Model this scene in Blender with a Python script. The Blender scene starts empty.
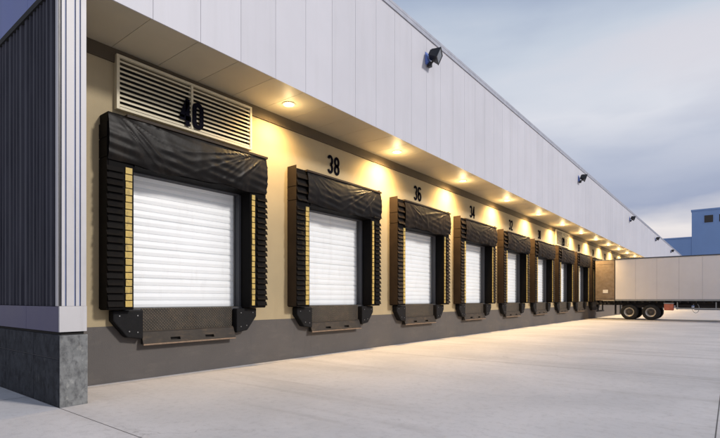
import bpy, bmesh, math, random
from mathutils import Vector, Matrix
R = math.radians
sc = bpy.context.scene
COL = sc.collection
random.seed(7)

# ------------------------------------------------------------------ materials
def mat(name, base, rough=0.6, metal=0.0, var=0.12, scale=3.0, bump=0.0, bscale=60.0,
        spec=0.5, emit=None, estr=0.0, stain=None, sscale=(1, 1, 1), samt=0.0, island=0.0,
        rand=False, srange=(0.5, 0.72), stain2=None, s2=None):
    m = bpy.data.materials.new(name); m.use_nodes = True
    nt = m.node_tree; N = nt.nodes; L = nt.links
    b = N['Principled BSDF']
    b.inputs['Roughness'].default_value = rough
    b.inputs['Metallic'].default_value = metal
    b.inputs['Specular IOR Level'].default_value = spec
    tc = N.new('ShaderNodeTexCoord')
    src = tc.outputs['Object']
    if rand:
        oi = N.new('ShaderNodeObjectInfo')
        va = N.new('ShaderNodeVectorMath'); va.operation = 'ADD'
        sc_ = N.new('ShaderNodeMath'); sc_.operation = 'MULTIPLY'; sc_.inputs[1].default_value = 40
        L.new(oi.outputs['Random'], sc_.inputs[0])
        L.new(src, va.inputs[0]); L.new(sc_.outputs[0], va.inputs[1])
        src = va.outputs[0]
    n = N.new('ShaderNodeTexNoise'); n.inputs['Scale'].default_value = scale
    n.inputs['Detail'].default_value = 7; n.inputs['Roughness'].default_value = 0.62
    L.new(src, n.inputs['Vector'])
    r = N.new('ShaderNodeValToRGB')
    r.color_ramp.elements[0].position = 0.3; r.color_ramp.elements[1].position = 0.7
    lo = [c * (1 - var) for c in base]; hi = [min(1, c * (1 + var)) for c in base]
    r.color_ramp.elements[0].color = (*lo, 1); r.color_ramp.elements[1].color = (*hi, 1)
    L.new(n.outputs['Fac'], r.inputs['Fac'])
    col = r.outputs['Color']
    def add_stain(col, color, scl, amt, rng):
        mp = N.new('ShaderNodeMapping'); mp.inputs['Scale'].default_value = scl
        L.new(src, mp.inputs['Vector'])
        n2 = N.new('ShaderNodeTexNoise'); n2.inputs['Scale'].default_value = 1
        n2.inputs['Detail'].default_value = 8; n2.inputs['Roughness'].default_value = 0.65
        L.new(mp.outputs[0], n2.inputs['Vector'])
        mr = N.new('ShaderNodeMapRange')
        mr.inputs['From Min'].default_value = rng[0]; mr.inputs['From Max'].default_value = rng[1]
        mr.inputs['To Max'].default_value = amt
        L.new(n2.outputs['Fac'], mr.inputs['Value'])
        mx = N.new('ShaderNodeMixRGB'); mx.inputs['Color2'].default_value = (*color, 1)
        L.new(mr.outputs[0], mx.inputs['Fac']); L.new(col, mx.inputs['Color1'])
        return mx.outputs[0]
    if stain: col = add_stain(col, stain, sscale, samt, srange)
    if stain2: col = add_stain(col, stain2, s2[0], s2[1], s2[2])
    if island:
        g = N.new('ShaderNodeNewGeometry')
        mr = N.new('ShaderNodeMapRange')
        mr.inputs['To Min'].default_value = 1 - island; mr.inputs['To Max'].default_value = 1 + island
        L.new(g.outputs['Random Per Island'], mr.inputs['Value'])
        vm = N.new('ShaderNodeVectorMath'); vm.operation = 'SCALE'
        L.new(col, vm.inputs[0]); L.new(mr.outputs[0], vm.inputs['Scale'])
        col = vm.outputs[0]
    L.new(col, b.inputs['Base Color'])
    rr = N.new('ShaderNodeMapRange')
    rr.inputs['To Min'].default_value = max(0.02, rough - 0.1); rr.inputs['To Max'].default_value = min(1, rough + 0.1)
    L.new(n.outputs['Fac'], rr.inputs['Value']); L.new(rr.outputs[0], b.inputs['Roughness'])
    if bump:
        nb = N.new('ShaderNodeTexNoise'); nb.inputs['Scale'].default_value = bscale; nb.inputs['Detail'].default_value = 5
        L.new(src, nb.inputs['Vector'])
        bp = N.new('ShaderNodeBump'); bp.inputs['Strength'].default_value = bump; bp.inputs['Distance'].default_value = 0.01
        L.new(nb.outputs['Fac'], bp.inputs['Height']); L.new(bp.outputs[0], b.inputs['Normal'])
    if emit:
        b.inputs['Emission Color'].default_value = (*emit, 1); b.inputs['Emission Strength'].default_value = estr
    return m

M = {}
M['beige'] = mat('beige_render', (0.33, 0.27, 0.165), 0.85, var=0.07, scale=1.2, bump=0.25, bscale=90,
                 stain=(0.25, 0.19, 0.11), sscale=(1, 2.2, 0.35), samt=0.35, srange=(0.52, 0.8))
M['plinth'] = mat('grey_brown_paint', (0.076, 0.068, 0.064), 0.7, var=0.1, scale=1.6, bump=0.2, bscale=50,
                  stain=(0.17, 0.145, 0.12), sscale=(1, 1.5, 5), samt=0.3, srange=(0.52, 0.8),
                  stain2=(0.03, 0.028, 0.027), s2=((1, 5, 1.2), 0.45, (0.58, 0.78)))
M['trimdark'] = mat('dark_trim', (0.08, 0.062, 0.04), 0.7, spec=0.2)
M['soffit'] = mat('soffit_panel', (0.38, 0.34, 0.255), 0.55, var=0.06, scale=0.9, island=0.06)
M['fascia'] = mat('white_fascia_panel', (0.49, 0.49, 0.535), 0.5, var=0.035, scale=0.7, island=0.03,
                  stain=(0.42, 0.42, 0.45), sscale=(1, 3.5, 0.25), samt=0.5, srange=(0.48, 0.78), spec=0.4, bump=0.35, bscale=1.6)
M['gapdark'] = mat('joint_dark', (0.11, 0.11, 0.125), 0.8)
M['coping'] = mat('roof_coping', (0.36, 0.37, 0.42), 0.4, metal=0.3)
M['roof'] = mat('roof_membrane', (0.35, 0.35, 0.35), 0.9)
M['corr'] = mat('dark_corrugated_metal', (0.058, 0.058, 0.074), 0.7, spec=0.15, var=0.12, scale=1.2, island=0.0,
                stain=(0.012, 0.012, 0.022), sscale=(9, 1, 0.35), samt=0.7, srange=(0.45, 0.7))
M['band'] = mat('shaded_band', (0.060, 0.056, 0.12), 0.5, var=0.08, scale=2,
                stain=(0.08, 0.07, 0.10), sscale=(4, 4, 4), samt=0.6, srange=(0.6, 0.8))  # white band's shade on the end face put into its colour
M['whitecol'] = mat('white_column_metal', (0.46, 0.45, 0.46), 0.45, var=0.06, scale=2,
                    stain=(0.33, 0.31, 0.30), sscale=(8, 8, 0.8), samt=0.5, srange=(0.55, 0.8))
M['bluegroove'] = mat('blue_groove', (0.09, 0.13, 0.27), 0.5)
M['blue'] = mat('blue_painted_metal', (0.10, 0.13, 0.34), 0.5, var=0.08, scale=0.6)
M['blueblock'] = mat('blue_building_paint', (0.21, 0.33, 0.58), 0.7, var=0.08, scale=0.12,
                     stain=(0.16, 0.27, 0.54), sscale=(0.3, 0.3, 0.04), samt=0.6, srange=(0.5, 0.8))
M['concrete'] = mat('stained_concrete', (0.16, 0.165, 0.165), 0.9, var=0.3, scale=5, bump=0.5, bscale=35,
                    stain=(0.035, 0.035, 0.04), sscale=(12, 12, 8), samt=0.75, srange=(0.46, 0.68),
                    stain2=(0.36, 0.36, 0.34), s2=((11, 11, 8), 0.6, (0.58, 0.72)))
M['footdark'] = mat('shaded_concrete', (0.040, 0.043, 0.050), 0.9, var=0.3, scale=5, bump=0.6, bscale=30,
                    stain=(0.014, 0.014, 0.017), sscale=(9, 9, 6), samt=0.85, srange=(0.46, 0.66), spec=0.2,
                    stain2=(0.10, 0.10, 0.10), s2=((11, 11, 8), 0.5, (0.58, 0.75)))  # same concrete as the end face, its shade put into the colour
M['vinyl'] = mat('black_vinyl', (0.005, 0.0045, 0.0045), 0.6, var=0.25, scale=6, bump=0.15, bscale=200, spec=0.05, rand=True)
M['hood'] = mat('creased_black_vinyl', (0.005, 0.0042, 0.004), 0.42, var=0.3, scale=5, bump=0.12, bscale=22, spec=0.15, rand=True,
                stain=(0.022, 0.016, 0.012), sscale=(3, 5, 2), samt=0.6, srange=(0.52, 0.75))
M['padside'] = mat('lamp_tinged_vinyl', (0.026, 0.018, 0.013), 0.6, spec=0.2, var=0.2, scale=3, bump=0.15, bscale=60, rand=True,
                   stain=(0.045, 0.032, 0.022), sscale=(2, 2, 1.2), samt=0.6, srange=(0.48, 0.7))  # some warm lamplight put into the brown of this vinyl
M['yellow'] = mat('yellow_stripe', (0.46, 0.33, 0.085), 0.6, var=0.18, scale=9, rand=True,
                  stain=(0.12, 0.09, 0.04), sscale=(14, 14, 9), samt=0.8, srange=(0.52, 0.72))
M['rubber'] = mat('bumper_rubber', (0.008, 0.008, 0.009), 0.7, spec=0.15, var=0.3, scale=8, bump=0.3, bscale=80, rand=True)
M['bolt'] = mat('bolt_steel', (0.28, 0.28, 0.28), 0.35, metal=0.9)
M['jamb'] = mat('grey_door_frame', (0.06, 0.062, 0.07), 0.55, spec=0.2, var=0.08)
M['lip'] = mat('leveler_lip_steel', (0.034, 0.029, 0.025), 0.65, spec=0.25, metal=0.2, var=0.3, scale=7, rand=True,
               stain=(0.10, 0.07, 0.045), sscale=(4, 4, 12), samt=0.5, srange=(0.5, 0.7))
M['rust'] = mat('worn_lip_edge', (0.20, 0.14, 0.095), 0.6, metal=0.2, var=0.3, scale=14, rand=True)
M['slat'] = mat('cream_louvre_slat', (0.50, 0.45, 0.32), 0.5, var=0.06)
M['void'] = mat('vent_dark', (0.012, 0.011, 0.010), 0.9)
M['digit'] = mat('black_numeral', (0.006, 0.006, 0.010), 0.95, spec=0.0)
M['plate'] = mat('grey_number_plate', (0.20, 0.20, 0.20), 0.8)
M['black'] = mat('black_housing', (0.015, 0.015, 0.018), 0.4)
M['lens'] = mat('flood_lens_glass', (0.13, 0.135, 0.145), 0.15, spec=0.8)
M['lamp'] = mat('lit_downlight_lens', (0.9, 0.85, 0.7), 0.4, emit=(1.0, 0.86, 0.55), estr=22)
M['ring'] = mat('downlight_ring', (0.5, 0.45, 0.36), 0.4)
M['trailer'] = mat('trailer_white_skin', (0.74, 0.70, 0.68), 0.4, var=0.05, scale=0.6,
                   stain=(0.7, 0.65, 0.60), sscale=(3.0, 1, 0.3), samt=0.45, srange=(0.48, 0.78))
M['tan'] = mat('tan_rear_panel', (0.22, 0.17, 0.125), 0.65, var=0.22, scale=4,
               stain=(0.17, 0.11, 0.065), sscale=(4, 4, 5), samt=0.7, srange=(0.47, 0.68), bump=0.3, bscale=30)
M['rail'] = mat('trailer_rail_metal', (0.30, 0.31, 0.31), 0.4, metal=0.5)
M['railtop'] = mat('trailer_top_rail', (0.05, 0.06, 0.08), 0.5)
M['chassis'] = mat('dark_chassis', (0.02, 0.018, 0.017), 0.7)
M['tyre'] = mat('tyre_rubber', (0.014, 0.014, 0.014), 0.85, bump=0.3, bscale=60)
M['rim'] = mat('silver_rim', (0.50, 0.48, 0.45), 0.4, metal=0.5)
M['orange'] = mat('orange_red_box', (0.62, 0.17, 0.09), 0.5, var=0.2, scale=6)
M['hub'] = mat('dirty_hub', (0.07, 0.06, 0.05), 0.6, var=0.3, scale=8)
M['seam'] = mat('seam_cover', (0.45, 0.42, 0.42), 0.5)
M['placard'] = mat('white_placard', (0.75, 0.72, 0.68), 0.5)
M['glassdark'] = mat('dark_window', (0.01, 0.01, 0.012), 0.2)

# white sectional door skin; faint glow added to brighten the recessed doors
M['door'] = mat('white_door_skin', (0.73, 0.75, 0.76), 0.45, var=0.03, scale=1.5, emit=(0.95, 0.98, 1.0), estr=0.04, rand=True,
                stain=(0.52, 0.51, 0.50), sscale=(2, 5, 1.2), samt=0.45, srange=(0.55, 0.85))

# diamond tread plate
def tread():
    m = mat('tread_plate', (0.036, 0.031, 0.026), 0.5, metal=0.35, var=0.3, scale=5, rand=True,
            stain=(0.09, 0.065, 0.045), sscale=(4, 4, 6), samt=0.6, srange=(0.48, 0.7))
    nt = m.node_tree; N = nt.nodes; L = nt.links; b = N['Principled BSDF']
    tc = N.new('ShaderNodeTexCoord')
    mp = N.new('ShaderNodeMapping'); mp.inputs['Rotation'].default_value = (R(45), 0, 0)
    mp.inputs['Scale'].default_value = (0.0, 1, 1)
    L.new(tc.outputs['Object'], mp.inputs['Vector'])
    v = N.new('ShaderNodeTexVoronoi'); v.inputs['Scale'].default_value = 26; v.inputs['Randomness'].default_value = 0.0
    L.new(mp.outputs[0], v.inputs['Vector'])
    mr = N.new('ShaderNodeMapRange'); mr.inputs['From Min'].default_value = 0.2; mr.inputs['From Max'].default_value = 0.42
    mr.inputs['To Min'].default_value = 1; mr.inputs['To Max'].default_value = 0
    L.new(v.outputs['Distance'], mr.inputs['Value'])
    bp = N.new('ShaderNodeBump'); bp.inputs['Strength'].default_value = 1; bp.inputs['Distance'].default_value = 0.012
    L.new(mr.outputs[0], bp.inputs['Height']); L.new(bp.outputs[0], b.inputs['Normal'])
    src = b.inputs['Base Color'].links[0].from_socket
    mx = N.new('ShaderNodeMixRGB'); mx.inputs['Color2'].default_value = (0.16, 0.14, 0.11, 1)
    m2 = N.new('ShaderNodeMath'); m2.operation = 'MULTIPLY'; m2.inputs[1].default_value = 0.5
    L.new(mr.outputs[0], m2.inputs[0]); L.new(m2.outputs[0], mx.inputs['Fac'])
    L.new(src, mx.inputs['Color1']); L.new(mx.outputs[0], b.inputs['Base Color'])
    return m
M['tread'] = tread()

# concrete yard: mottled slab with sawn joints on a 7.67 m grid
def ground_mat():
    m = bpy.data.materials.new('yard_concrete'); m.use_nodes = True
    nt = m.node_tree; N = nt.nodes; L = nt.links; b = N['Principled BSDF']
    b.inputs['Roughness'].default_value = 0.85; b.inputs['Specular IOR Level'].default_value = 0.25
    tc = N.new('ShaderNodeTexCoord'); P = tc.outputs['Object']
    def noise(scale, detail=8, rough=0.6, vec=(1, 1, 1), dist=0.0):
        mp = N.new('ShaderNodeMapping'); mp.inputs['Scale'].default_value = vec
        L.new(P, mp.inputs['Vector'])
        n = N.new('ShaderNodeTexNoise'); n.inputs['Scale'].default_value = scale
        n.inputs['Detail'].default_value = detail; n.inputs['Roughness'].default_value = rough
        n.inputs['Distortion'].default_value = dist
        L.new(mp.outputs[0], n.inputs['Vector']); return n.outputs['Fac']
    def rng(s, a, c, lo=0, hi=1):
        mr = N.new('ShaderNodeMapRange'); mr.inputs['From Min'].default_value = a; mr.inputs['From Max'].default_value = c
        mr.inputs['To Min'].default_value = lo; mr.inputs['To Max'].default_value = hi
        L.new(s, mr.inputs['Value']); return mr.outputs[0]
    def mix(c1, c2, f):
        mx = N.new('ShaderNodeMixRGB'); L.new(f, mx.inputs['Fac'])
        if isinstance(c1, tuple): mx.inputs['Color1'].default_value = (*c1, 1)
        else: L.new(c1, mx.inputs['Color1'])
        mx.inputs['Color2'].default_value = (*c2, 1); return mx.outputs[0]
    c = mix((0.49, 0.475, 0.475), (0.61, 0.585, 0.58), rng(noise(0.35, 6, 0.55, dist=0.4), 0.35, 0.65))
    c = mix(c, (0.36, 0.335, 0.32), rng(noise(1.0, 8, 0.6, (0.25, 1.1, 1)), 0.5, 0.75, 0, 0.45))
    c = mix(c, (0.62, 0.59, 0.57), rng(noise(1.0, 8, 0.65, (1.3, 0.35, 1), 0.8), 0.55, 0.75, 0, 0.35))
    c = mix(c, (0.30, 0.28, 0.27), rng(noise(9, 9, 0.75), 0.5, 0.78, 0, 0.5))
    c = mix(c, (0.22, 0.20, 0.19), rng(noise(2.3, 9, 0.72), 0.63, 0.74, 0, 0.5))
    tm = N.new('ShaderNodeMath'); tm.operation = 'MULTIPLY'
    L.new(rng(noise(1.0, 4, 0.5, (0.10, 3.2, 1), 0.15), 0.56, 0.66, 0, 1), tm.inputs[0]); L.new(rng(noise(0.22, 4, 0.6), 0.45, 0.62, 0, 0.32), tm.inputs[1])
    c = mix(c, (0.22, 0.20, 0.19), tm.outputs[0])
    vo = N.new('ShaderNodeTexVoronoi'); vo.feature = 'DISTANCE_TO_EDGE'; vo.inputs['Scale'].default_value = 0.23
    wn = N.new('ShaderNodeTexNoise'); wn.inputs['Scale'].default_value = 1.3; wn.inputs['Detail'].default_value = 6; L.new(P, wn.inputs['Vector'])
    wa = N.new('ShaderNodeVectorMath'); wa.operation = 'MULTIPLY_ADD'; wa.inputs[1].default_value = (0.9, 0.9, 0.9)
    L.new(wn.outputs['Color'], wa.inputs[0]); L.new(P, wa.inputs[2]); L.new(wa.outputs[0], vo.inputs['Vector'])
    cm = N.new('ShaderNodeMath'); cm.operation = 'MULTIPLY'
    L.new(rng(vo.outputs['Distance'], 0.0, 0.0022, 1, 0), cm.inputs[0]); L.new(rng(noise(0.3, 3), 0.5, 0.6, 0, 0.45), cm.inputs[1])
    c = mix(c, (0.15, 0.14, 0.135), cm.outputs[0])
    # joints
    sp = N.new('ShaderNodeSeparateXYZ'); L.new(P, sp.inputs[0])
    def joint(sock, off, w):
        a = N.new('ShaderNodeMath'); a.operation = 'SUBTRACT'; a.inputs[1].default_value = off - 3.835; L.new(sock, a.inputs[0])
        q = N.new('ShaderNodeMath'); q.operation = 'FLOORED_MODULO'; q.inputs[1].default_value = 7.67; L.new(a.outputs[0], q.inputs[0])
        s = N.new('ShaderNodeMath'); s.operation = 'SUBTRACT'; s.inputs[1].default_value = 3.835; L.new(q.outputs[0], s.inputs[0])
        t = N.new('ShaderNodeMath'); t.operation = 'ABSOLUTE'; L.new(s.outputs[0], t.inputs[0])
        return rng(t.outputs[0], w * 0.6, w, 1, 0), rng(t.outputs[0], 0.0, 0.18, 1, 0)
    jy, sy = joint(sp.outputs['Y'], 2.33, 0.008)
    jx, sx = joint(sp.outputs['X'], 7.87, 0.008)
    mxm = N.new('ShaderNodeMath'); mxm.operation = 'MAXIMUM'; L.new(jy, mxm.inputs[0]); L.new(jx, mxm.inputs[1])
    mxs = N.new('ShaderNodeMath'); mxs.operation = 'MAXIMUM'; L.new(sy, mxs.inputs[0]); L.new(sx, mxs.inputs[1])
    ms = N.new('ShaderNodeMath'); ms.operation = 'MULTIPLY'; L.new(mxs.outputs[0], ms.inputs[0]); L.new(rng(noise(2.5), 0.4, 0.7, 0, 0.4), ms.inputs[1])
    c = mix(c, (0.32, 0.29, 0.27), ms.outputs[0])
    jf = N.new('ShaderNodeMath'); jf.operation = 'MULTIPLY'; L.new(mxm.outputs[0], jf.inputs[0]); jf.inputs[1].default_value = 0.9
    c = mix(c, (0.06, 0.055, 0.055), jf.outputs[0])
    L.new(c, b.inputs['Base Color'])
    bp = N.new('ShaderNodeBump'); bp.inputs['Strength'].default_value = 0.25; bp.inputs['Distance'].default_value = 0.01
    L.new(noise(40, 6, 0.7), bp.inputs['Height']); L.new(bp.outputs[0], b.inputs['Normal'])
    return m
M['ground'] = ground_mat()

# ------------------------------------------------------------------ mesh helpers
class MB:
    def __init__(s): s.v = []; s.f = []; s.sm = False
    def quad(s, *p):
        i = len(s.v); s.v += [tuple(q) for q in p]; s.f.append(tuple(range(i, i + len(p)))); return s
    def box(s, x0, x1, y0, y1, z0, z1, mtx=None):
        i = len(s.v)
        ps = [(x, y, z) for x in (x0, x1) for y in (y0, y1) for z in (z0, z1)]
        if mtx: ps = [tuple(mtx @ Vector(p)) for p in ps]
        s.v += ps
        for f in ((0, 1, 3, 2), (4, 6, 7, 5), (0, 4, 5, 1), (2, 3, 7, 6), (0, 2, 6, 4), (1, 5, 7, 3)):
            s.f.append(tuple(i + k for k in f))
        return s
    def prism(s, poly, d0, d1, axis='y'):
        """poly: list of 2D points; axis y -> (x,z) extruded in y; x -> (y,z); z -> (x,y)"""
        i = len(s.v); n = len(poly)
        for d in (d0, d1):
            for a, b in poly:
                s.v.append({'y': (a, d, b), 'x': (d, a, b), 'z': (a, b, d)}[axis])
        s.f.append(tuple(i + k for k in range(n))); s.f.append(tuple(i + n + k for k in reversed(range(n))))
        for k in range(n):
            j = (k + 1) % n
            s.f.append((i + k, i + n + k, i + n + j, i + j))
        return s
    def lathe(s, prof, c, axis='y', n=28):
        """prof: (radius, along) list; revolve about axis through c"""
        i = len(s.v); m = len(prof)
        for k in range(n):
            a = 2 * math.pi * k / n
            for r, h in prof:
                u, w = r * math.cos(a), r * math.sin(a)
                p = {'y': (u, h, w), 'x': (h, u, w), 'z': (u, w, h)}[axis]
                s.v.append((p[0] + c[0], p[1] + c[1], p[2] + c[2]))
        for k in range(n):
            k2 = (k + 1) % n
            for j in range(m - 1):
                s.f.append((i + k * m + j, i + k * m + j + 1, i + k2 * m + j + 1, i + k2 * m + j))
        return s
    def rod(s, a, b, r, n=8):
        a = Vector(a); b = Vector(b); d = (b - a); l = d.length
        q = d.to_track_quat('Z', 'Y').to_matrix().to_4x4(); q.translation = a
        i = len(s.v)
        for h in (0, l):
            for k in range(n):
                t = 2 * math.pi * k / n
                s.v.append(tuple(q @ Vector((r * math.cos(t), r * math.sin(t), h))))
        for k in range(n):
            j = (k + 1) % n; s.f.append((i + k, i + j, i + n + j, i + n + k))
        s.f.append(tuple(i + k for k in reversed(range(n)))); s.f.append(tuple(i + n + k for k in range(n)))
        return s
    def build(s, name, m, parent=None, smooth=False, bevel=0.0, loc=None):
        me = bpy.data.meshes.new(name); me.from_pydata(s.v, [], s.f)
        me.materials.append(m)
        bm = bmesh.new(); bm.from_mesh(me)
        bmesh.ops.recalc_face_normals(bm, faces=bm.faces); bm.to_mesh(me); bm.free()
        if smooth:
            for p in me.polygons: p.use_smooth = True
            try: me.set_sharp_from_angle(angle=R(40))
            except Exception: pass
        o = bpy.data.objects.new(name, me); COL.objects.link(o)
        if parent: o.parent = parent
        if loc: o.location = loc
        if bevel:
            bv = o.modifiers.new('bevel', 'BEVEL'); bv.width = bevel; bv.segments = 2; bv.limit_method = 'ANGLE'
            bv.harden_normals = False
        return o

def split(o):
    """each loose piece becomes an object of its own under the same parent"""
    me = o.data; n = len(me.vertices); par = list(range(n))
    def fnd(a):
        while par[a] != a: par[a] = par[par[a]]; a = par[a]
        return a
    for p in me.polygons:
        a = fnd(p.vertices[0])
        for v in p.vertices[1:]: par[fnd(v)] = a
    comp = {}
    for p in me.polygons: comp.setdefault(fnd(p.vertices[0]), []).append(list(p.vertices))
    if len(comp) < 2: return [o]
    name = o.name.split('.')[0]; m = me.materials[0]; parent = o.parent; mods = [(q.width) for q in o.modifiers]
    co_ = [tuple(v.co) for v in me.vertices]; out = []
    bpy.data.objects.remove(o)
    for fs in comp.values():
        ids = sorted({v for f in fs for v in f}); ix = {v: i for i, v in enumerate(ids)}
        q = MB(); q.v = [co_[v] for v in ids]; q.f = [tuple(ix[v] for v in f) for f in fs]
        out.append(q.build(name, m, parent, bevel=mods[0] if mods else 0))
    return out

def empty(name, loc, label, cat, group=None, rz=0):
    o = bpy.data.objects.new(name, None); COL.objects.link(o); o.location = loc; o.rotation_euler = (0, 0, rz)
    o.empty_display_size = 0.2
    o['label'] = label; o['category'] = cat
    if group: o['group'] = group
    return o
def tag(o, label, cat, group=None):
    o['label'] = label; o['category'] = cat
    if group: o['group'] = group
    return o
def copy_tree(o, parent=None):
    c = o.copy(); COL.objects.link(c)
    if parent: c.parent = parent
    for ch in [q for q in bpy.data.objects if q.parent == o and q != c]:
        copy_tree(ch, c)
    return c

# ------------------------------------------------------------------ layout numbers
P0, PITCH = 4.97, 4.1               # centre of dock 40, spacing along the wall
YA, YB = 2.35, 96.0                 # building ends
FX = 1.35                           # fascia plane
ZS, ZT = 5.5, 8.72                  # soffit, roof edge
ZP = 0.93                           # plinth top
ZF = 1.22                           # dock floor
HW = 1.235                          # half width of a door opening
ZO = 3.62                           # head of an opening
NUM = [40, 38, 36, 34, 32, 30, 28, 26, 24]
DOCK = [P0 + PITCH * k for k in range(len(NUM))]

# ------------------------------------------------------------------ ground
g = MB()
xs = [-600, -40, 0, 12, 60, 900]; ys = [-300, -20, 2.33, 60, 150, 900]
for a in range(5):
    for b_ in range(5):
        g.quad((xs[a], ys[b_], 0), (xs[a + 1], ys[b_], 0), (xs[a + 1], ys[b_ + 1], 0), (xs[a], ys[b_ + 1], 0))
go = g.build('ground', M['ground']); go['kind'] = 'structure'

# ------------------------------------------------------------------ warehouse
W = empty('warehouse', (0, 0, 0), 'long white panelled warehouse with a row of lit loading docks under its overhang', 'warehouse')
ycuts = [YA + 0.3]
for y in DOCK: ycuts += [y - HW, y + HW]
ycuts.append(YB)
w = MB(); pl = MB()
zw = ZS - 0.23
for i in range(len(ycuts) - 1):
    a, b_ = ycuts[i], ycuts[i + 1]
    if i % 2 == 0:
        n = max(1, int((b_ - a) / 3)); 
        w.quad((0, a, ZP), (0, b_, ZP), (0, b_, zw), (0, a, zw))
        pl.quad((0, a, 0), (0, b_, 0), (0, b_, ZP), (0, a, ZP))
    else:
        w.quad((0, a, ZO), (0, b_, ZO), (0, b_, zw), (0, a, zw))
        w.quad((0, a, ZP), (0, b_, ZP), (0, b_, ZF), (0, a, ZF))
        pl.quad((0, a, 0), (0, b_, 0), (0, b_, ZP), (0, a, ZP))
w.build('wall', M['beige'], W)
pl.build('plinth', M['plinth'], W)
MB().box(-0.02, 0.035, YA + 0.3, YB, zw, ZS - 0.004).build('trim_band', M['trimdark'], W)
# soffit panels, fascia panels on the same module
PM = 0.787; y0 = 3.55 - PM * 1
s_ = MB(); f_ = MB()
y = y0 - PM; k = 0
while y < YB:
    a, b_ = max(y + 0.003, YA + 0.01), min(y + PM - 0.003, YB)
    if b_ > a:
        f_.box(FX - 0.02, FX, a, b_, ZS - 0.03, ZT)
        a2 = max(a, YA + 0.3)
        if b_ > a2: s_.box(0.0, FX - 0.022, a2 + 0.001, b_ - 0.001, ZS, ZS + 0.02)
    y += PM
s_.build('soffit', M['soffit'], W)
fo = f_.build('fascia', M['fascia'], W)
MB().box(0.0, FX - 0.024, YA + 0.3, YB, ZS + 0.025, ZS + 0.05).box(FX - 0.06, FX - 0.025, YA + 0.01, YB, ZS + 0.06, ZT - 0.01)\
    .build('panel_backing', M['gapdark'], W)
MB().box(FX - 0.25, FX + 0.035, YA - 0.03, YB + 0.03, ZT + 0.002, ZT + 0.07).box(FX + 0.003, FX + 0.03, YA - 0.02, YB, ZT - 0.10, ZT + 0.001)\
    .build('coping', M['coping'], W)
MB().box(-30, FX - 0.26, YA + 0.1, YB, ZT - 0.25, ZT - 0.05).build('roof', M['roof'], W)
MB().box(-30, FX - 0.07, YB - 0.2, YB, 0, ZT - 0.26).box(-30, -29.8, YA + 0.4, YB - 0.21, 0, ZT - 0.26).build('rear_wall', M['fascia'], W)

# end wall facing the camera (plane Y = YA)
E = MB()                                   # corrugated sheet as a folded profile
x = -30.0; prof = [(x, YA + 0.03)]
rr = random.Random(3)
while x < 1.17:
    w1 = rr.choice((0.05, 0.075, 0.11)); w2 = rr.choice((0.03, 0.05, 0.08))
    for dx, yy in ((w1, YA + 0.03), (0.018, YA), (w2, YA), (0.018, YA + 0.03)):
        x += dx
        if x < 1.175: prof.append((x, yy))
for (xa, ya), (xb, yb) in zip(prof, prof[1:]):
    E.quad((xa, ya, 1.285), (xb, yb, 1.285), (xb, yb, ZS - 0.12), (xa, ya, ZS - 0.12))
end = E.build('end_wall', M['corr'], W)
b_ = MB(); xx = -30.0
bx_ = [-30 + 0.0]
while bx_[-1] < 1.1: bx_.append(min(1.275, bx_[-1] + 1.24))
off = 1.275 - bx_[-1]
edges = []
e = 1.275
edges = [1.275, 0.10]
while edges[-1] > -30: edges.append(edges[-1] - 1.6)
for a, c in zip(edges[1:], edges): b_.box(a + 0.004, c - 0.002, YA - 0.012, YA + 0.05, 0.955, 1.28)
b_.build('flashing_band', M['band'], end)
# corner trim on both faces
MB().box(1.18, 1.265, YA - 0.012, YA + 0.05, 1.286, ZS - 0.12).build('corner_trim', M['whitecol'], end)
MB().box(1.266, 1.276, YA - 0.005, YA + 0.05, 1.286, ZS - 0.12).build('corner_joint', M['black'], end)
c_ = MB()
for a, d in ((0.02, 0.055), (0.075, 0.165), (0.185, 0.225), (0.245, 0.31)):
    c_.box(1.20, 1.30, YA + a, YA + d, 1.286, ZS - 0.03)
split(c_.build('column_facing', M['whitecol'], end))
MB().box(1.19, 1.284, YA + 0.055, YA + 0.245, 1.286, ZS - 0.03).build('column_groove', M['bluegroove'], end)
MB().box(1.277, 1.31, YA - 0.01, YA + 0.312, 0.955, 1.284).box(0.0, 1.276, YA + 0.2, YA + 0.312, 0.955, 1.284).build('column_base_band', M['whitecol'], end)
MB().box(0.0, 1.188, YA + 0.06, YA + 0.30, 1.286, ZS - 0.01).build('wing_inner_face', M['fascia'], end)
MB().box(-30, 1.27, YA + 0.02, YA + 0.29, 0.905, 0.953).build('shadow_joint', M['void'], end)
# cast concrete footing in blocks
cf = MB(); fe = [1.315, 0.42]
while fe[-1] > -30: fe.append(fe[-1] - 1.2)
for j, (a, c) in enumerate(zip(fe[1:], fe)):
    cf.box(a + 0.004, c - (0.004 if j else 0), YA - 0.02, YA + 0.3, 0, 0.60)
    cf.box(a + 0.004, c - (0.004 if j else 0), YA - 0.02, YA + 0.3, 0.612, 0.915)
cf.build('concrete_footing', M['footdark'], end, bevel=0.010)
MB().box(1.3155, 1.335, YA - 0.016, YA + 0.315, 0, 0.914).build('footing_sunlit_slab', M['concrete'], end, bevel=0.006)  # thin slab carrying the lighter, sunlit copy of the footing concrete
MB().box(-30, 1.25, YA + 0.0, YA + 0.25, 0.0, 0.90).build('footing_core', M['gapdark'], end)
MB().box(-30, FX - 0.04, YA - 0.02, YA + 0.05, ZS - 0.118, ZS - 0.035).build('eave_joint', M['void'], end)
up = MB(); e = FX - 0.003
ue = [FX - 0.004]
while ue[-1] > -30: ue.append(ue[-1] - 1.2)
for a, c in zip(ue[1:], ue): up.box(a + 0.005, c, YA - 0.01, YA + 0.008, ZS - 0.03, ZT)
up.build('upper_end_panel', M['blue'], end)

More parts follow.
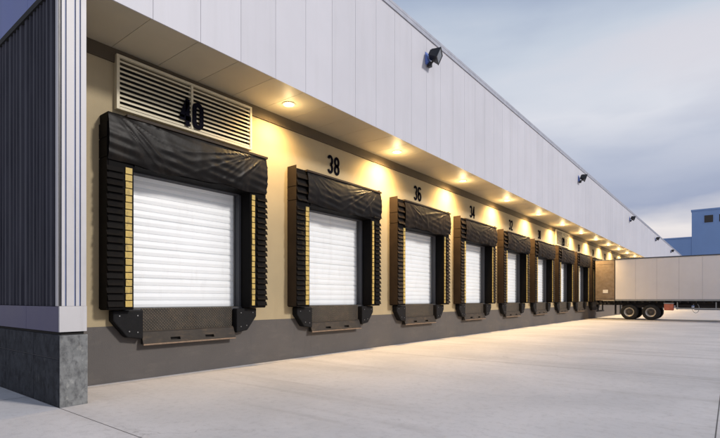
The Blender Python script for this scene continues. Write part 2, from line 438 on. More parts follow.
# ------------------------------------------------------------------ dock doors (children of the warehouse)
def door_profile():
    """sectional door: ribs every 0.13 m, deeper meeting rail every fourth"""
    d = MB(); z = ZF; pts = []
    k = 0
    while z < ZO + 0.1:
        h = 0.132
        sec = (k % 4 == 0)
        gz = 0.016 if sec else 0.010
        pts += [(-0.18 - (0.022 if sec else 0.011), z), (-0.18, z + gz), (-0.172, z + h * 0.5), (-0.18, z + h - 0.008)]
        z += h; k += 1
    for (xa, za), (xb, zb) in zip(pts, pts[1:]):
        d.quad((xa, -HW + 0.03, za), (xa, HW - 0.03, za), (xb, HW - 0.03, zb), (xb, -HW + 0.03, zb))
    return d
proto_door = door_profile().build('dock_door', M['door'], W)
jm = MB()
jm.box(-0.33, -0.001, -HW - 0.02, -HW + 0.09, ZF, ZO).box(-0.33, -0.001, HW - 0.09, HW + 0.02, ZF, ZO)
jm.box(-0.33, -0.001, -HW, HW, ZO - 0.09, ZO + 0.03)
jm.box(-0.36, 0.03, -HW + 0.0, HW, ZF - 0.06, ZF - 0.002)
proto_frame = jm.build('door_frame', M['jamb'], proto_door)
tr = MB()
for s in (-1, 1):
    tr.box(-0.165, -0.135, s * (HW - 0.105) - 0.010, s * (HW - 0.105) + 0.010, ZF + 0.05, ZO - 0.1)
split(tr.build('door_track', M['bolt'], proto_door))
proto_door.location = (0, DOCK[0], 0)
for y in DOCK[1:]:
    c = copy_tree(proto_door, W); c.location = (0, y, 0)

# ------------------------------------------------------------------ dock shelters
ZTOP = 4.34; ZH = 3.58; PO = 1.60; PI_ = 1.245; PX = 0.30
def hood_mesh(seed, amp=1.0):
    """draped vinyl head curtain; folds radiate from the upper right corner and sag in the middle"""
    r = random.Random(seed); d = MB(); nu, nv = 150, 34
    fans = []
    for _ in range(26):
        fans.append((r.uniform(0.05, 1.5), r.uniform(0.008, 0.024) * amp, r.uniform(0.012, 0.035), r.choice([0, 1, 1, 1]), r.uniform(0.3, 1.6), r.uniform(-0.12, 0.3)))
    sags = [(r.uniform(-1.2, 1.2), r.uniform(0.004, 0.010), r.uniform(0.05, 0.12), r.uniform(-0.8, 0.8)) for _ in range(8)]
    yL, yR = (-PO + 0.30 if seed != 40 else -PO - 0.01), PO - 0.02
    for j in range(nv + 1):
        v = j / nv
        for i in range(nu + 1):
            u = i / nu
            yy = yL + (yR - yL) * u
            zb = ZH + 0.025 * math.sin(u * 9 + seed) + 0.015 * math.sin(u * 23 + seed * 2) - 0.03 * math.sin(math.pi * u)
            zz = zb + (ZTOP - 0.04 - zb) * v
            x = PX + 0.035 + 0.05 * math.sin(math.pi * v) ** 0.8
            for (th, am, wd, side, dl, sh) in fans:
                cy, cz = (yR - 0.1 - sh, ZTOP + 0.02) if side else (yL + 0.05 + sh, ZTOP + 0.02)
                if (yy > cy) == bool(side): continue
                a = math.atan2(cz - zz, abs(yy - cy) + 1e-4)
                dist = math.hypot(yy - cy, zz - cz)
                dd = (a - th * 0.62)
                x += am * math.exp(-abs(dd / wd) ** 1.3) * min(1, dist * 2.5) * math.exp(-(dist / dl) ** 2) 
            for (c0, am, wd, sl) in sags:
                q = (yy - c0 - sl * (zz - ZH)) / wd
                x += am * amp * math.exp(-q * q) * (1 - v * 0.7)
            x += 0.01 * math.sin(zz * 40 + yy * 6 + seed) * (1 - v) * math.sin(yy * 3.1)
            d.v.append((max(x, PX + 0.024), yy, zz))
    for j in range(nv):
        for i in range(nu):
            a = j * (nu + 1) + i; d.f.append((a, a + 1, a + nu + 2, a + nu + 1))
    return d

def pleats(s, z0, z1, ya, yb, pitch, out=0.05, wob=0):
    """overlapping flaps on a pad face: each kicks outward at its foot and overlaps the next"""
    d = MB(); z = z0; r = random.Random(wob)
    while z + pitch * 0.5 < z1:
        o = out * r.uniform(0.8, 1.15); h = pitch * 0.70; dz = r.uniform(-0.006, 0.006)
        a, b = sorted((s * ya, s * (yb + r.uniform(-0.012, 0.012))))
        i = len(d.v)
        d.v += [(PX + o, a, z + dz), (PX + o, b, z + dz), (PX + 0.006, b, z + h + dz), (PX + 0.006, a, z + h + dz),
                (PX + o - 0.01, a, z + dz - 0.004), (PX + o - 0.01, b, z + dz - 0.004), (PX + 0.001, b, z + h - 0.01), (PX + 0.001, a, z + h - 0.01)]
        for f in ((0, 1, 2, 3), (5, 4, 7, 6), (0, 4, 5, 1), (1, 5, 6, 2), (3, 2, 6, 7), (0, 3, 7, 4)):
            d.f.append(tuple(i + q for q in f))
        z += pitch
    return d

def make_shelter(root, seed):
    for s in (-1, 1):
        a, b = sorted((s * (PI_ - 0.06), s * (PO - 0.004)))
        pad = MB().box(0.0, PX, a, b, ZF - 0.02, ZTOP - (0.03 if s > 0 else 0)).build('side_pad', M['vinyl'], root, bevel=0.015)
        # outer skin in three stacked panels
        sk = MB(); q0, q1 = sorted((s * PO, s * (PO - 0.003)))
        q0, q1 = sorted((s * (PO + 0.008), s * (PO - 0.003)))
        for za, zb in ((ZF, 3.62), (3.635, 3.93), (3.945, ZTOP + (0.07 if seed != 40 else -0.16))):
            sk.box(0.002, PX - 0.012, q0, q1, za, zb)
        sk.build('outer_panel', {40: M['side40'], 38: M['padside']}.get(seed, M['sidefar']), pad)
        n = MB(); z = ZF + 0.03; r = random.Random(seed * 3 + s)
        ya, yb = sorted((s * (PI_ - 0.02), s * (PI_ + (0.085 if s < 0 else 0.055))))
        while z < ZH - 0.06:
            n.box(PX + 0.004, PX + 0.016 + r.uniform(0, 0.006), ya + r.uniform(-.004, .004), yb + r.uniform(-.004, .004), z, z + 0.098); z += 0.1135
        n.build('guide_stripe', M['yellow'], pad)
        pleats(s, ZF + 0.03, ZH - 0.02, PI_ + 0.115, PO + 0.015, 0.1135, 0.04, seed * 7 + s).build('wear_pleat', M['pleat'] if seed > 36 else M['pleatfar'], pad)
        if not (seed == 40 and s < 0): pleats(s, ZH + 0.03, ZTOP - 0.08, PI_ + 0.03, PO + 0.01, 0.17, 0.06, seed * 5 + s).build('corner_flap', M['hood'] if seed > 36 else M['hoodfar'], pad)
    h = hood_mesh(seed).build('head_curtain', M['hood'] if seed > 36 else M['hoodfar'], root, smooth=True)
    MB().box(0.0, PX + 0.02, -PI_ + 0.062, PI_ - 0.062, ZH - 0.035, ZTOP - 0.01).build('head_frame', M['vinyl'], h)
    MB().box(0.003, PX + 0.06, -PO + 0.28, PO + 0.01, ZTOP - 0.03, ZTOP + 0.012).build('top_flap', M['padside'], h)
M['hoodfar'] = mat('lamplit_creased_vinyl', (0.013, 0.0095, 0.007), 0.55, var=0.3, scale=5, bump=0.12, bscale=22, spec=0.10, rand=True,
                stain=(0.05, 0.034, 0.021), sscale=(3, 5, 2), samt=0.6, srange=(0.48, 0.72))  # warm lamp tint put into the colour of the farther hoods
M['side40'] = mat('unlit_side_vinyl', (0.007, 0.006, 0.006), 0.6, spec=0.05, rand=True)  # unlit copy of the side vinyl, shade put into the colour
M['sidefar'] = mat('lamplit_brown_vinyl', (0.042, 0.029, 0.020), 0.7, spec=0.08, var=0.2, scale=3, rand=True,
                   stain=(0.03, 0.022, 0.017), sscale=(2, 2, 1.2), samt=0.7, srange=(0.48, 0.7))  # lamplit copy of the side vinyl, warm light put into the colour
M['pleatfar'] = mat('lamplit_pleat_vinyl', (0.028, 0.020, 0.014), 0.6, spec=0.1, var=0.4, scale=7, rand=True)  # farther pleats, lamplight put into their brown
M['pleat'] = mat('pleat_vinyl', (0.006, 0.005, 0.0045), 0.6, spec=0.06, var=0.3, scale=9, rand=True)
M['hood'].node_tree.nodes['Principled BSDF'].inputs['Sheen Weight'].default_value = 0.0

shelter_txt = {40: 'large black dock shelter with creased head curtain, nearest the corner below number 40',
               38: 'black dock shelter with yellow pleated edges directly below number 38',
               36: 'dock shelter with creased head curtain directly below number 36',
               34: 'dock shelter with brown side panel directly below number 34',
               32: 'dock shelter with brown side panel directly below number 32',
               30: 'narrow looking dock shelter directly below number 30',
               28: 'dock shelter directly below the farther louvre vent',
               26: 'dock shelter just past the farther louvre vent, last clear one before the trailer',
               24: 'dock shelter that the rear of the white trailer is backed into'}
lev_txt = {n: f'steel dock leveler with black bumpers under the door of dock {n}' for n in NUM}
lev_txt[40] = 'nearest tread plate dock leveler with large black bumpers, under door 40'
lev_txt[28] = 'steel dock leveler with black bumpers, below the farther louvre vent'
lev_txt[26] = 'steel dock leveler with black bumpers, just past the one below the farther louvre vent'
lev_txt[24] = 'steel dock leveler behind the rear of the parked white trailer'

# ------------------------------------------------------------------ leveler prototype
def make_leveler(root):
    hw = 0.93
    MB().box(0.004, 0.05, -hw, hw, 0.80, ZF - 0.004).build('tread_plate', M['tread'], root, bevel=0.004)
    lp = MB()
    # hanging lip, leaning out, with two keeper slots left open
    def at(z): return 0.06 + (0.80 - z) * 0.35
    zt, zb = 0.815, 0.615
    ycuts = [-hw - 0.02, -0.44, -0.25, 0.27, 0.46, hw + 0.02]
    for i in range(5):
        a, b = ycuts[i], ycuts[i + 1]
        spans = [(zb, zt)] if i % 2 == 0 else [(zb, zb + 0.035), (zb + 0.085, zt)]
        for za, zc in spans:
            k = len(lp.v)
            for dx in (0, 0.022):
                lp.v += [(at(za) + dx, a, za), (at(za) + dx, b, za), (at(zc) + dx, b, zc), (at(zc) + dx, a, zc)]
            for f in ((0, 1, 2, 3), (4, 7, 6, 5), (0, 4, 5, 1), (1, 5, 6, 2), (2, 6, 7, 3), (3, 7, 4, 0)):
                lp.f.append(tuple(k + q for q in f))
    l = lp.build('lip', M['lip'], root)
    MB().box(0.128, 0.158, -hw - 0.02, hw + 0.02, 0.585, 0.612).build('lip_edge', M['rust'], l, bevel=0.003)
    hg = MB()
    hg.rod((0.07, -hw, 0.822), (0.07, hw, 0.822), 0.014, 10); hg.build('hinge', M['lip'], l, smooth=True)
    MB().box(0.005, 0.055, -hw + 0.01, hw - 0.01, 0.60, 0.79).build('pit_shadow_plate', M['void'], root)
    for s in (-1, 1):
        poly = [(s * 0.96, ZF - 0.03), (s * 1.46, ZF - 0.03), (s * 1.46, 1.02), (s * 1.23, 0.74), (s * 0.96, 0.70)]
        if s < 0: poly = poly[::-1]
        bmp = MB().prism(poly, 0.0, 0.17, 'x').build('bumper', M['rubber'], root, bevel=0.02)
        bl = MB()
        for yy, zz in ((1.06, 1.10), (1.36, 1.10), (1.06, 0.82), (1.20, 0.84)):
            bl.rod((0.165, s * yy, zz), (0.180, s * yy, zz), 0.011, 10)
        split(bl.build('bolt', M['bolt'], bmp))

lev0 = empty('dock_leveler', (0, DOCK[0], 0), lev_txt[40], 'dock leveler', 'dock levelers under the doors')
make_leveler(lev0)
for n, y in list(zip(NUM, DOCK))[1:]:
    c = copy_tree(lev0); c.location = (0, y, 0); c['label'] = lev_txt[n]
for k, (n, y) in enumerate(zip(NUM, DOCK)):
    r = empty('dock_shelter', (0, y, 0), shelter_txt[n], 'dock shelter', 'dock shelters along the wall')
    make_shelter(r, n)

# ------------------------------------------------------------------ louvre vents
def make_vent(root):
    y0, y1, z0, z1 = -1.37, 1.40, 4.50, 5.40
    fr = MB()
    fr.box(0.002, 0.10, y0, y0 + 0.05, z0, z1).box(0.002, 0.10, y1 - 0.05, y1, z0, z1)
    fr.box(0.002, 0.10, y0 + 0.05, y1 - 0.05, z0, z0 + 0.045).box(0.002, 0.10, y0 + 0.05, y1 - 0.05, z1 - 0.045, z1)
    fr.build('frame', M['slat'], root, bevel=0.004)
    MB().box(0.002, 0.106, -0.02, 0.025, z0 + 0.046, z1 - 0.046).build('mullion', M['slat'], root, bevel=0.004)
    for a, b in ((y0 + 0.052, -0.022), (0.027, y1 - 0.052)):
        s = MB(); n = 10; ph = (z1 - z0 - 0.10) / n
        for i in range(n):
            z = z0 + 0.055 + i * ph
            k = len(s.v)
            for yy in (a, b):
                s.v += [(0.092, yy, z), (0.092, yy, z + 0.030), (0.03, yy, z + 0.066), (0.03, yy, z + 0.058)]
            for f in ((0, 1, 5, 4), (1, 2, 6, 5), (2, 3, 7, 6), (3, 0, 4, 7)):
                s.f.append(tuple(k + q for q in f))
        s.build('louvre_slats', M['slat'], root)
    MB().box(0.001, 0.012, y0 + 0.05, y1 - 0.05, z0 + 0.045, z1 - 0.045).build('vent_cavity', M['void'], root)
v0 = empty('louvre_vent', (0, DOCK[0], 0), 'wide cream louvre vent above dock 40, nearest the corner', 'vent', 'louvre vents over the docks')
make_vent(v0)
v1 = copy_tree(v0); v1.location = (0, DOCK[6], 0); v1['label'] = 'smaller looking louvre vent far down the wall, between numbers 30 and 26'

# ------------------------------------------------------------------ numbers
# condensed bold numerals drawn as thick strokes
def stroke(d, pts, w, x0, x1, closed=False):
    n = len(pts); L_, R_ = [], []
    for i, p in enumerate(pts):
        a = pts[(i - 1) % n] if (closed or i > 0) else None
        b = pts[(i + 1) % n] if (closed or i < n - 1) else None
        def dirn(p, q): v = Vector((q[0] - p[0], q[1] - p[1])); return v.normalized()
        if a is None: t = dirn(p, b); m = 1
        elif b is None: t = dirn(a, p); m = 1
        else:
            t1, t2 = dirn(a, p), dirn(p, b); t = (t1 + t2).normalized(); m = 1 / max(0.5, t.dot(t1))
        nx, nz = -t.y * w / 2 * m, t.x * w / 2 * m
        L_.append((p[0] + nx, p[1] + nz)); R_.append((p[0] - nx, p[1] - nz))
    rngi = range(n) if closed else range(n - 1)
    for i in rngi:
        j = (i + 1) % n
        d.quad((x1, *L_[i]), (x1, *L_[j]), (x1, *R_[j]), (x1, *R_[i]))
        d.quad((x0, *L_[i]), (x0, *L_[j]), (x1, *L_[j]), (x1, *L_[i]))
        d.quad((x0, *R_[i]), (x0, *R_[j]), (x1, *R_[j]), (x1, *R_[i]))
def arc(cx, cz, rx, rz, a0, a1, n=10):
    return [(cx + rx * math.cos(R(a0 + (a1 - a0) * i / n)), cz + rz * math.sin(R(a0 + (a1 - a0) * i / n))) for i in range(n + 1)]
def digit(d, c, oy, oz, h, w, x0, x1, t=0.068):
    r = w / 2 - t / 2; H = h - t; cy = oy + w / 2; z0 = oz + t / 2
    S = lambda p, cl=False: stroke(d, p, t, x0, x1, cl)
    if c == '0': S(arc(cy, z0 + H - r, r, r, 0, 180) + arc(cy, z0 + r, r, r, 180, 360), True)
    elif c == '8':
        q = H / 4 * 1.0
        S(arc(cy, z0 + H - q, r * .95, q, 0, 360, 20)[:-1], True); S(arc(cy, z0 + q, r, q, 0, 360, 20)[:-1], True)
    elif c == '3':
        q = H / 4
        S(arc(cy, z0 + H - q, r, q, 160, -90, 14)); S(arc(cy, z0 + q, r, q, 90, -160, 14))
    elif c == '6':
        q = H * 0.29
        S(arc(cy, z0 + q, r, q, 0, 360, 20)[:-1], True); S(arc(cy, z0 + H - r, r, r, 20, 180, 8) + [(cy - r, z0 + q)])
    elif c == '4':
        S([(cy + r * 0.45, z0 - t / 2), (cy + r * 0.45, z0 + H + t / 2)]); S([(cy + r * 0.35, z0 + H), (cy - r, z0 + H * 0.33), (cy - r, z0 + H * 0.24)]); S([(cy - r - t / 2, z0 + H * 0.25), (cy + r + t * .4, z0 + H * 0.25)])
    elif c == '2':
        q = H * 0.27
        S(arc(cy, z0 + H - q, r, q, 170, -30, 10) + [(cy - r, z0 + t * 0.2), (cy - r, z0)][:1]); S([(cy - r - t / 2, z0), (cy + r + t / 2, z0)])
def make_number(n, y, xb, label):
    r = empty('dock_number', (xb, y, 4.56), label, 'number sign', 'black dock numbers over the doors')
    h, w = (0.50, 0.235) if n in (40, 28) else (0.47, 0.215)
    for i, c in enumerate(str(n)):
        oy = -0.235 + i * 0.25
        d = MB(); digit(d, c, oy, 0, h, w, 0.003, 0.014, 0.085 if n in (40, 28) else 0.068); d.build('numeral', M['digit'], r)
for n, y in zip(NUM + [22, 20], DOCK + [DOCK[-1] + PITCH, DOCK[-1] + 2 * PITCH]):
    xb = 0.112 if n in (40, 28) else 0.002
    lab = {40: 'black number 40 mounted over the louvre vent', 28: 'black number 28 mounted over the farther louvre vent'}.get(n, f'black number {n} painted high on the beige wall')
    make_number(n, y - 0.02, xb, lab)

# ------------------------------------------------------------------ recessed downlights
def lamp_data():
    l = bpy.data.lights.new('downlight_lamp', 'SPOT'); l.energy = 450; l.color = (1.0, 0.66, 0.28)
    l.spot_size = R(146); l.spot_blend = 1.0; l.shadow_soft_size = 0.07
    return l
LD = lamp_data()
LS = bpy.data.lights.new('downlight_spill', 'POINT'); LS.energy = 15; LS.color = (1.0, 0.72, 0.36); LS.shadow_soft_size = 0.06
d0 = empty('downlight', (0.65, P0 + PITCH * 0.5 - 0.1, ZS), '', 'downlight', 'round downlights recessed in the soffit')
MB().lathe([(0.135, 0.0), (0.14, -0.014), (0.105, -0.022), (0.098, -0.004)], (0, 0, 0), 'z', 28).build('ring', M['ring'], d0, smooth=True)
ln = MB(); ln.lathe([(0.0005, -0.018), (0.06, -0.015), (0.099, -0.006)], (0, 0, 0), 'z', 28); ln.build('lens', M['lamp'], d0, smooth=True)
NL = 20
def downlabel(k):
    if k < 8:
        a, b = NUM[k], NUM[k + 1]
        return f'glowing round downlight in the soffit between dock numbers {a} and {b}'
    return 'tiny glowing downlight in the far stretch of soffit above the trailer'
for k in range(NL):
    o = d0 if k == 0 else copy_tree(d0)
    o.location = (0.65, P0 + PITCH * (k + 0.5) - 0.12, ZS)
    o['label'] = downlabel(k)
    lo = bpy.data.objects.new('downlight_lamp', LD); COL.objects.link(lo); lo.location = (0, 0, -0.05); lo.rotation_euler = (0, R(17), 0); lo.parent = o
    l2 = bpy.data.objects.new('downlight_spill', LS); COL.objects.link(l2); l2.location = (0, 0, -0.26); l2.parent = o

# ------------------------------------------------------------------ floodlights on the fascia
fl = empty('floodlight', (FX, 11.5, 8.05), '', 'floodlight', 'black floodlights along the roof edge')
MB().prism([(0.002, -0.22), (0.03, -0.22), (0.10, -0.16), (0.002, 0.20)], -0.13, 0.13, 'y').build('wall_bracket', M['blue2'] if 'blue2' in M else mat('bright_blue_bracket', (0.10, 0.17, 0.50), 0.4), fl, bevel=0.006)
MB().box(0.03, 0.16, -0.06, 0.06, -0.30, -0.14).rod((0.12, 0, -0.22), (0.26, 0, -0.10), 0.035, 12).build('arm', M['black'], fl, bevel=0.006)
T = Matrix.Translation((0.30, 0, 0.02)) @ Matrix.Rotation(R(16), 4, 'Z') @ Matrix.Rotation(R(20), 4, 'Y') @ Matrix.Rotation(R(-14), 4, 'X')
hd = MB()
i0 = len(hd.v)
bx = [(-0.16, -0.13, -0.10), (-0.16, 0.13, -0.10), (-0.16, 0.13, 0.12), (-0.16, -0.13, 0.12), (0.14, -0.20, -0.17), (0.14, 0.20, -0.17), (0.14, 0.20, 0.18), (0.14, -0.20, 0.18)]
hd.v += [tuple(T @ Vector(p)) for p in bx]
for f in ((0, 3, 2, 1), (4, 5, 6, 7), (0, 1, 5, 4), (1, 2, 6, 5), (2, 3, 7, 6), (3, 0, 4, 7)): hd.f.append(f)
for q in range(5):
    hd.box(-0.20, -0.155, -0.10 + q * 0.05 - 0.006, -0.10 + q * 0.05 + 0.006, -0.09, 0.11, T)
hd.box(0.135, 0.165, -0.21, 0.21, 0.165, 0.19, T).box(0.135, 0.165, -0.21, 0.21, -0.18, -0.155, T)
hd.box(0.135, 0.165, -0.21, -0.185, -0.153, 0.163, T).box(0.135, 0.165, 0.185, 0.21, -0.153, 0.163, T)
hs = hd.build('housing', M['black'], fl, bevel=0.008)
MB().box(0.142, 0.150, -0.18, 0.18, -0.15, 0.16, T).build('lens', M['lens'], hs)
fl.scale = (0.84, 0.84, 0.84)
fl_txt = ['large black floodlight on blue bracket high on the fascia, nearest the camera', 'second black floodlight on the fascia, above docks 30 and 28',
          'third black floodlight along the roof edge, above the trailer rear', 'fourth black floodlight along the roof edge, over the trailer side',
          'farthest tiny black floodlight, just above the trailer roof by the blue building']
for k in range(5):
    o = fl if k == 0 else copy_tree(fl)
    o.location = (FX + 0.001, 11.45 + 16.5 * k, 8.05); o['label'] = fl_txt[k]

# ------------------------------------------------------------------ trailer
TY0, TY1 = 36.50, 39.10; TX0, TX1 = 0.42, 15.0; TB, TT = 1.27, 4.13
XR = 1.62                                        # tan rear section ends here
tl = empty('semi_trailer', (TX0, 37.8, 0), 'long white box semi trailer backed up to a dock on tandem wheels', 'trailer')
def tb(): return MB()
O = Vector((TX0, 37.8, 0))
def B(m, x0, x1, y0, y1, z0, z1): return m.box(x0 - O.x, x1 - O.x, y0 - O.y, y1 - O.y, z0, z1)
body = tb()
x = XR + 0.05; i = 0
while x < TX1 - 0.1:
    x2 = min(x + 1.22, TX1)
    B(body, x + 0.002, x2 - 0.002, TY0, TY0 + 0.02, TB + 0.12, TT - 0.07)
    B(body, x + 0.002, x2 - 0.002, TY1 - 0.02, TY1, TB + 0.12, TT - 0.07)
    x = x2
B(body, XR + 0.05, TX1 - 0.004, TY0 + 0.022, TY1 - 0.022, TB + 0.03, TT - 0.02)
bd = body.build('body', M['trailer'], tl)
sm_ = tb(); x = XR + 0.05 + 1.22
rv = tb()
while x < TX1 - 0.3:
    B(sm_, x - 0.008, x + 0.008, TY0 - 0.004, TY0 - 0.001, TB + 0.13, TT - 0.08); x += 1.22
split(sm_.build('side_seam', M['seam'], bd))
rear = tb(); B(rear, TX0, XR, TY0 + 0.006, TY1 - 0.006, TB + 0.03, TT - 0.05)
rs = rear.build('rear_section', M['tan'], tl); rs['label'] = 'tan weathered rear section of the trailer'
rb = tb()
for zz in (1.45, 3.82): B(rb, TX0 + 0.03, XR - 0.01, TY0 - 0.008, TY0 + 0.005, zz, zz + 0.03)
split(rb.build('rub_rail', M['tan'], rs))
pc = tb(); B(pc, 0.90, 1.22, TY0 - 0.012, TY0 - 0.009, 1.82, 2.05); pc.build('placard', M['placard'], rs)
cp = tb(); B(cp, XR + 0.002, XR + 0.048, TY0 - 0.015, TY0 + 0.03, TB, TT - 0.01); B(cp, XR + 0.002, XR + 0.048, TY1 - 0.03, TY1 + 0.015, TB, TT - 0.01)
split(cp.build('corner_post', M['chassis'], tl))
lr = tb(); B(lr, XR + 0.052, TX1, TY0 - 0.02, TY0 + 0.02, TB + 0.005, TB + 0.115); B(lr, XR + 0.052, TX1, TY1 - 0.02, TY1 + 0.02, TB + 0.005, TB + 0.115)
split(lr.build('lower_rail', M['rail'], tl))
ur = tb(); B(ur, XR + 0.05, TX1 + 0.01, TY0 - 0.025, TY1 + 0.025, TT - 0.018, TT + 0.05); B(ur, TX0, XR + 0.048, TY0 - 0.005, TY1 + 0.005, TT - 0.048, TT + 0.0)
ur.build('top_rail', M['railtop'], tl, bevel=0.01)
ch = tb()
B(ch, TX0, TX1 - 0.1, TY0 + 0.75, TY0 + 0.88, 0.98, TB); B(ch, TX0, TX1 - 0.1, TY1 - 0.88, TY1 - 0.75, 0.98, TB)
x = TX0 + 0.3
while x < TX1: B(ch, x, x + 0.06, TY0 + 0.02, TY1 - 0.02, TB - 0.11, TB - 0.002); x += 0.42
B(ch, TX0, TX0 + 0.1, TY0 + 0.05, TY1 - 0.05, 1.0, TB - 0.002); B(ch, TX0 + 0.02, TX0 + 0.1, TY0 + 0.15, TY1 - 0.15, 0.5, 0.6)
for yy in (TY0 + 0.5, TY1 - 0.58): B(ch, TX0 + 0.02, TX0 + 0.1, yy, yy + 0.08, 0.6, 1.0)
for xa in (0.5, 0.72, 0.95, 1.2): B(ch, xa, xa + 0.12, TY0 + 0.03, TY0 + 0.15, 1.02, 1.16)
B(ch, 2.0, 4.4, TY0 + 0.5, TY0 + 0.66, 0.82, 0.98); B(ch, 2.0, 4.4, TY1 - 0.66, TY1 - 0.5, 0.82, 0.98)
ch.build('chassis', M['chassis'], tl)
for xa in (1.62,):
    mf = tb(); B(mf, xa, xa + 0.02, TY0 + 0.05, TY0 + 0.65, 0.35, 1.1); B(mf, xa, xa + 0.02, TY1 - 0.65, TY1 - 0.05, 0.35, 1.1); split(mf.build('mud_flap', M['chassis'], tl))
for xc in (2.50, 3.76):
    for side in (0, 1):
        yw = TY0 + 0.04 if side == 0 else TY1 - 0.04
        sg = 1 if side == 0 else -1
        c = (xc - O.x, yw - O.y, 0.52)
        prof = [(0.30, 0.02), (0.40, 0.0), (0.475, 0.02), (0.515, 0.06), (0.52, 0.14), (0.52, 0.20), (0.50, 0.26), (0.42, 0.29), (0.42, 0.33), (0.50, 0.36), (0.52, 0.42), (0.52, 0.52), (0.49, 0.58), (0.30, 0.60)]
        prof = [(r, h * sg) for r, h in prof]
        wh = empty('wheel', (0, 0, 0), '', ''); del wh['label']; del wh['category']; wh.parent = tl; wh.location = c
        MB().lathe(prof, (0, 0, 0), 'y', 40).build('tyre', M['tyre'], wh, smooth=True)
        rp = [(0.20, 0.135), (0.225, 0.10), (0.25, 0.045), (0.27, 0.02), (0.30, 0.012), (0.31, 0.03), (0.30, 0.05)]
        MB().lathe([(r, h * sg) for r, h in rp], (0, 0, 0), 'y', 40).build('rim', M['rim'], wh, smooth=True)
        MB().lathe([(0.0005, 0.03 * sg), (0.07, 0.03 * sg), (0.085, 0.05 * sg), (0.09, 0.10 * sg), (0.15, 0.13 * sg), (0.203, 0.133 * sg)], (0, 0, 0), 'y', 32).build('hub', M['hub'], wh, smooth=True)
        nt_ = MB()
        for q in range(10):
            a = q * math.pi / 5
            nt_.rod((0.175 * math.cos(a), 0.13 * sg, 0.175 * math.sin(a)), (0.175 * math.cos(a), 0.10 * sg, 0.175 * math.sin(a)), 0.014, 6)
        nt_.build('wheel_nuts', M['chassis'], wh)
    ax = MB().rod((xc - O.x, TY0 + 0.3 - O.y, 0.52), (xc - O.x, TY1 - 0.3 - O.y, 0.52), 0.07, 12).build('axle', M['chassis'], tl, smooth=True)
ob = tb(); B(ob, 4.50, 5.02, TY0 + 0.10, TY0 + 0.55, 0.66, 1.08); obo = ob.build('tool_box', M['orange'], tl, bevel=0.03)
B(tb(), 4.48, 5.04, TY0 + 0.09, TY0 + 0.56, 1.085, 1.15).build('box_lid', M['rail'], obo)
# side guard rail and air tank, spare carrier
sg_ = tb(); B(sg_, 5.15, 12.0, TY0 + 0.10, TY0 + 0.14, 0.74, 0.83); B(sg_, 5.15, 12.0, TY1 - 0.14, TY1 - 0.10, 0.74, 0.83)
for xa in (5.2, 7.2, 9.2, 11.2): B(sg_, xa, xa + 0.06, TY0 + 0.16, TY0 + 0.2, 0.72, 1.2)
sg_.build('side_guard', M['rail'], tl)
MB().rod((5.1 - O.x, TY0 + 0.7 - O.y, 0.98), (5.95 - O.x, TY0 + 0.7 - O.y, 0.98), 0.14, 16).build('air_tank', M['chassis'], tl, smooth=True)
ho = MB(); pts = [(6.2 + 0.18 * math.cos(R(a)) , 0.82 + 0.30 * math.sin(R(a))) for a in range(120, 421, 20)]
for p, q in zip(pts, pts[1:]): ho.rod((p[0] - O.x, TY0 + 0.06 - O.y, p[1]), (q[0] - O.x, TY0 + 0.06 - O.y, q[1]), 0.014, 8)
ho.build('hose_loop', M['rail'], tl)
pr = tb(); B(pr, 6.1, 9.6, TY0 + 0.62, TY1 - 0.62, 0.70, 0.975); pr.build('underside_dark_box', M['chassis'], tl)  # added dark box, only darkens the view beneath the trailer
# landing gear near the nose
lg = tb()
for yy in (TY0 + 0.45, TY1 - 0.57):
    B(lg, 12.2, 12.34, yy, yy + 0.12, 0.06, TB); B(lg, 12.12, 12.42, yy - 0.06, yy + 0.18, 0.0, 0.06)
lg.build('landing_gear', M['chassis'], tl)

# ------------------------------------------------------------------ blue building beyond
BY = 118.0
bb = empty('blue_building', (1.5, BY, 0), 'plain blue flat roofed building with dark square windows, beyond the trailer', 'building')
MB().box(-60, 0.0, 0.15, 24, 0, 14.0).build('low_wing', M['blueblock'], bb)
MB().box(0.02, 45, 0, 30, 0, 19.4).build('tower_block', M['blueblock'], bb)
MB().box(-60.2, -0.01, 0.0, 24.2, 14.0, 14.25).box(-0.1, 45.2, -0.15, 30.2, 19.4, 19.7).build('parapet', M['blueblock'], bb)
for k in range(12):
    xa = 2.1 + 2.40 * k
    wf = MB()
    wf.box(xa - 0.1, xa + 1.55, -0.06, -0.002, 16.75, 16.87).box(xa - 0.1, xa + 1.55, -0.06, -0.002, 18.35, 18.47)
    wf.box(xa - 0.1, xa, -0.06, -0.002, 16.87, 18.35).box(xa + 1.45, xa + 1.55, -0.06, -0.002, 16.87, 18.35)
    wo = wf.build('window', M['blueblock'], bb)
    MB().box(xa, xa + 1.45, -0.03, -0.004, 16.87, 18.35).build('pane', M['glassdark'], wo)

# ------------------------------------------------------------------ light, sky
EL, AZX, AZY = 29.0, 1.0, 0.30
sd = Vector((AZX, AZY, 0)).normalized(); to_sun = Vector((sd.x * math.cos(R(EL)), sd.y * math.cos(R(EL)), math.sin(R(EL))))
sl = bpy.data.lights.new('sun', 'SUN'); sl.energy = 2.7; sl.angle = R(7); sl.color = (1.0, 0.94, 0.88)
so = bpy.data.objects.new('sun', sl); COL.objects.link(so)
so.rotation_euler = to_sun.to_track_quat('Z', 'Y').to_euler()

wd = bpy.data.worlds.new('World'); sc.world = wd; wd.use_nodes = True
nt = wd.node_tree; N = nt.nodes; L = nt.links
bg = N['Background']
sky = N.new('ShaderNodeTexSky'); sky.sky_type = 'NISHITA'; sky.sun_disc = False
sky.sun_elevation = R(EL); sky.sun_rotation = math.atan2(to_sun.x, to_sun.y)
tc = N.new('ShaderNodeTexCoord'); sp = N.new('ShaderNodeSeparateXYZ'); L.new(tc.outputs['Generated'], sp.inputs[0])
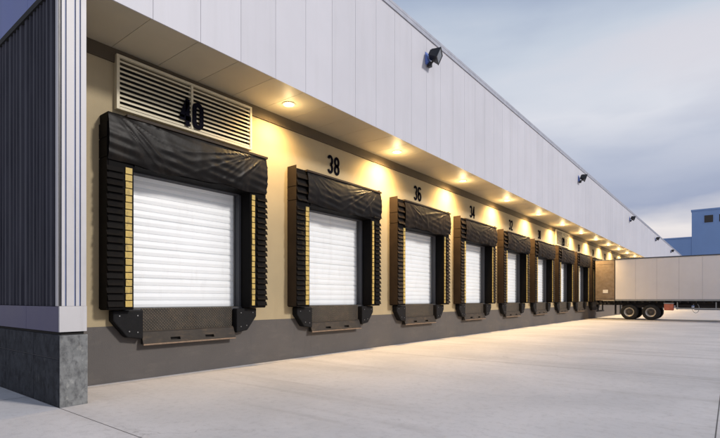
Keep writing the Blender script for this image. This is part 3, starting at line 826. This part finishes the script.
# overcast veil: colour by elevation, streaky clouds by direction
ramp = N.new('ShaderNodeValToRGB'); pass
els = ramp.color_ramp.elements
els[0].position = 0.0; els[0].color = (0.70, 0.61, 0.61, 1)
els[1].position = 1.0; els[1].color = (0.13, 0.19, 0.33, 1)
for p, c in ((0.07, (0.72, 0.66, 0.72)), (0.13, (0.88, 0.83, 0.82)), (0.195, (0.38, 0.43, 0.575)), (0.25, (0.50, 0.545, 0.67)), (0.33, (0.74, 0.76, 0.83)), (0.44, (0.60, 0.66, 0.76)), (0.62, (0.32, 0.41, 0.58))):
    e = els.new(p); e.color = (*c, 1)
mp = N.new('ShaderNodeMapping'); mp.inputs['Scale'].default_value = (1.2, 1.2, 4.2); mp.inputs['Rotation'].default_value = (R(8), R(-6), 0)
mp.inputs['Location'].default_value = (3.1, 1.7, 0.4)
L.new(tc.outputs['Generated'], mp.inputs['Vector'])
nz = N.new('ShaderNodeTexNoise'); nz.inputs['Scale'].default_value = 1.9; nz.inputs['Detail'].default_value = 5; nz.inputs['Roughness'].default_value = 0.48
L.new(mp.outputs[0], nz.inputs['Vector'])
ds = N.new('ShaderNodeMath'); ds.operation = 'SUBTRACT'; ds.inputs[1].default_value = 0.5; L.new(nz.outputs['Fac'], ds.inputs[0])
dm = N.new('ShaderNodeMath'); dm.operation = 'MULTIPLY_ADD'; dm.inputs[1].default_value = 0.30; L.new(ds.outputs[0], dm.inputs[0]); L.new(sp.outputs['Z'], dm.inputs[2])
L.new(dm.outputs[0], ramp.inputs['Fac'])
def wr(a, b, lo, hi):
    m_ = N.new('ShaderNodeMapRange'); m_.interpolation_type = 'SMOOTHSTEP'
    m_.inputs['From Min'].default_value = a; m_.inputs['From Max'].default_value = b
    m_.inputs['To Min'].default_value = lo; m_.inputs['To Max'].default_value = hi; L.new(nz.outputs['Fac'], m_.inputs['Value']); return m_.outputs[0]
m1 = N.new('ShaderNodeMixRGB'); L.new(wr(0.5, 0.75, 0, 0.4), m1.inputs['Fac']); L.new(ramp.outputs[0], m1.inputs['Color1']); m1.inputs['Color2'].default_value = (0.38, 0.41, 0.55, 1)
m2 = N.new('ShaderNodeMixRGB'); L.new(wr(0.48, 0.28, 0, 0.6), m2.inputs['Fac']); L.new(m1.outputs[0], m2.inputs['Color1']); m2.inputs['Color2'].default_value = (0.72, 0.70, 0.76, 1)
# thin Nishita contribution, scaled to the same range
sc1 = N.new('ShaderNodeMixRGB'); sc1.blend_type = 'MULTIPLY'; sc1.inputs['Fac'].default_value = 1; sc1.inputs['Color2'].default_value = (0.06, 0.06, 0.06, 1)
L.new(sky.outputs[0], sc1.inputs['Color1'])
mm = N.new('ShaderNodeMixRGB'); mm.inputs['Fac'].default_value = 0.05
L.new(m2.outputs[0], mm.inputs['Color1']); L.new(sc1.outputs[0], mm.inputs['Color2'])
L.new(mm.outputs[0], bg.inputs['Color']); bg.inputs['Strength'].default_value = 1.0

# ------------------------------------------------------------------ camera
cam = bpy.data.cameras.new('camera'); co = bpy.data.objects.new('camera', cam); COL.objects.link(co)
cam.sensor_width = 36; cam.lens = 472 / 720 * 36; cam.shift_y = 80.5 / 720; cam.shift_x = 0
cam.clip_start = 0.1; cam.clip_end = 3000
co.location = (8.0, 0, 1.37); co.rotation_euler = (R(90), 0, R(38.24))
sc.camera = co
sc.render.engine = 'CYCLES'
sc.view_settings.view_transform = 'Standard'; sc.view_settings.look = 'None'; sc.view_settings.exposure = 0
sc.render.resolution_x = 1024; sc.render.resolution_y = 623
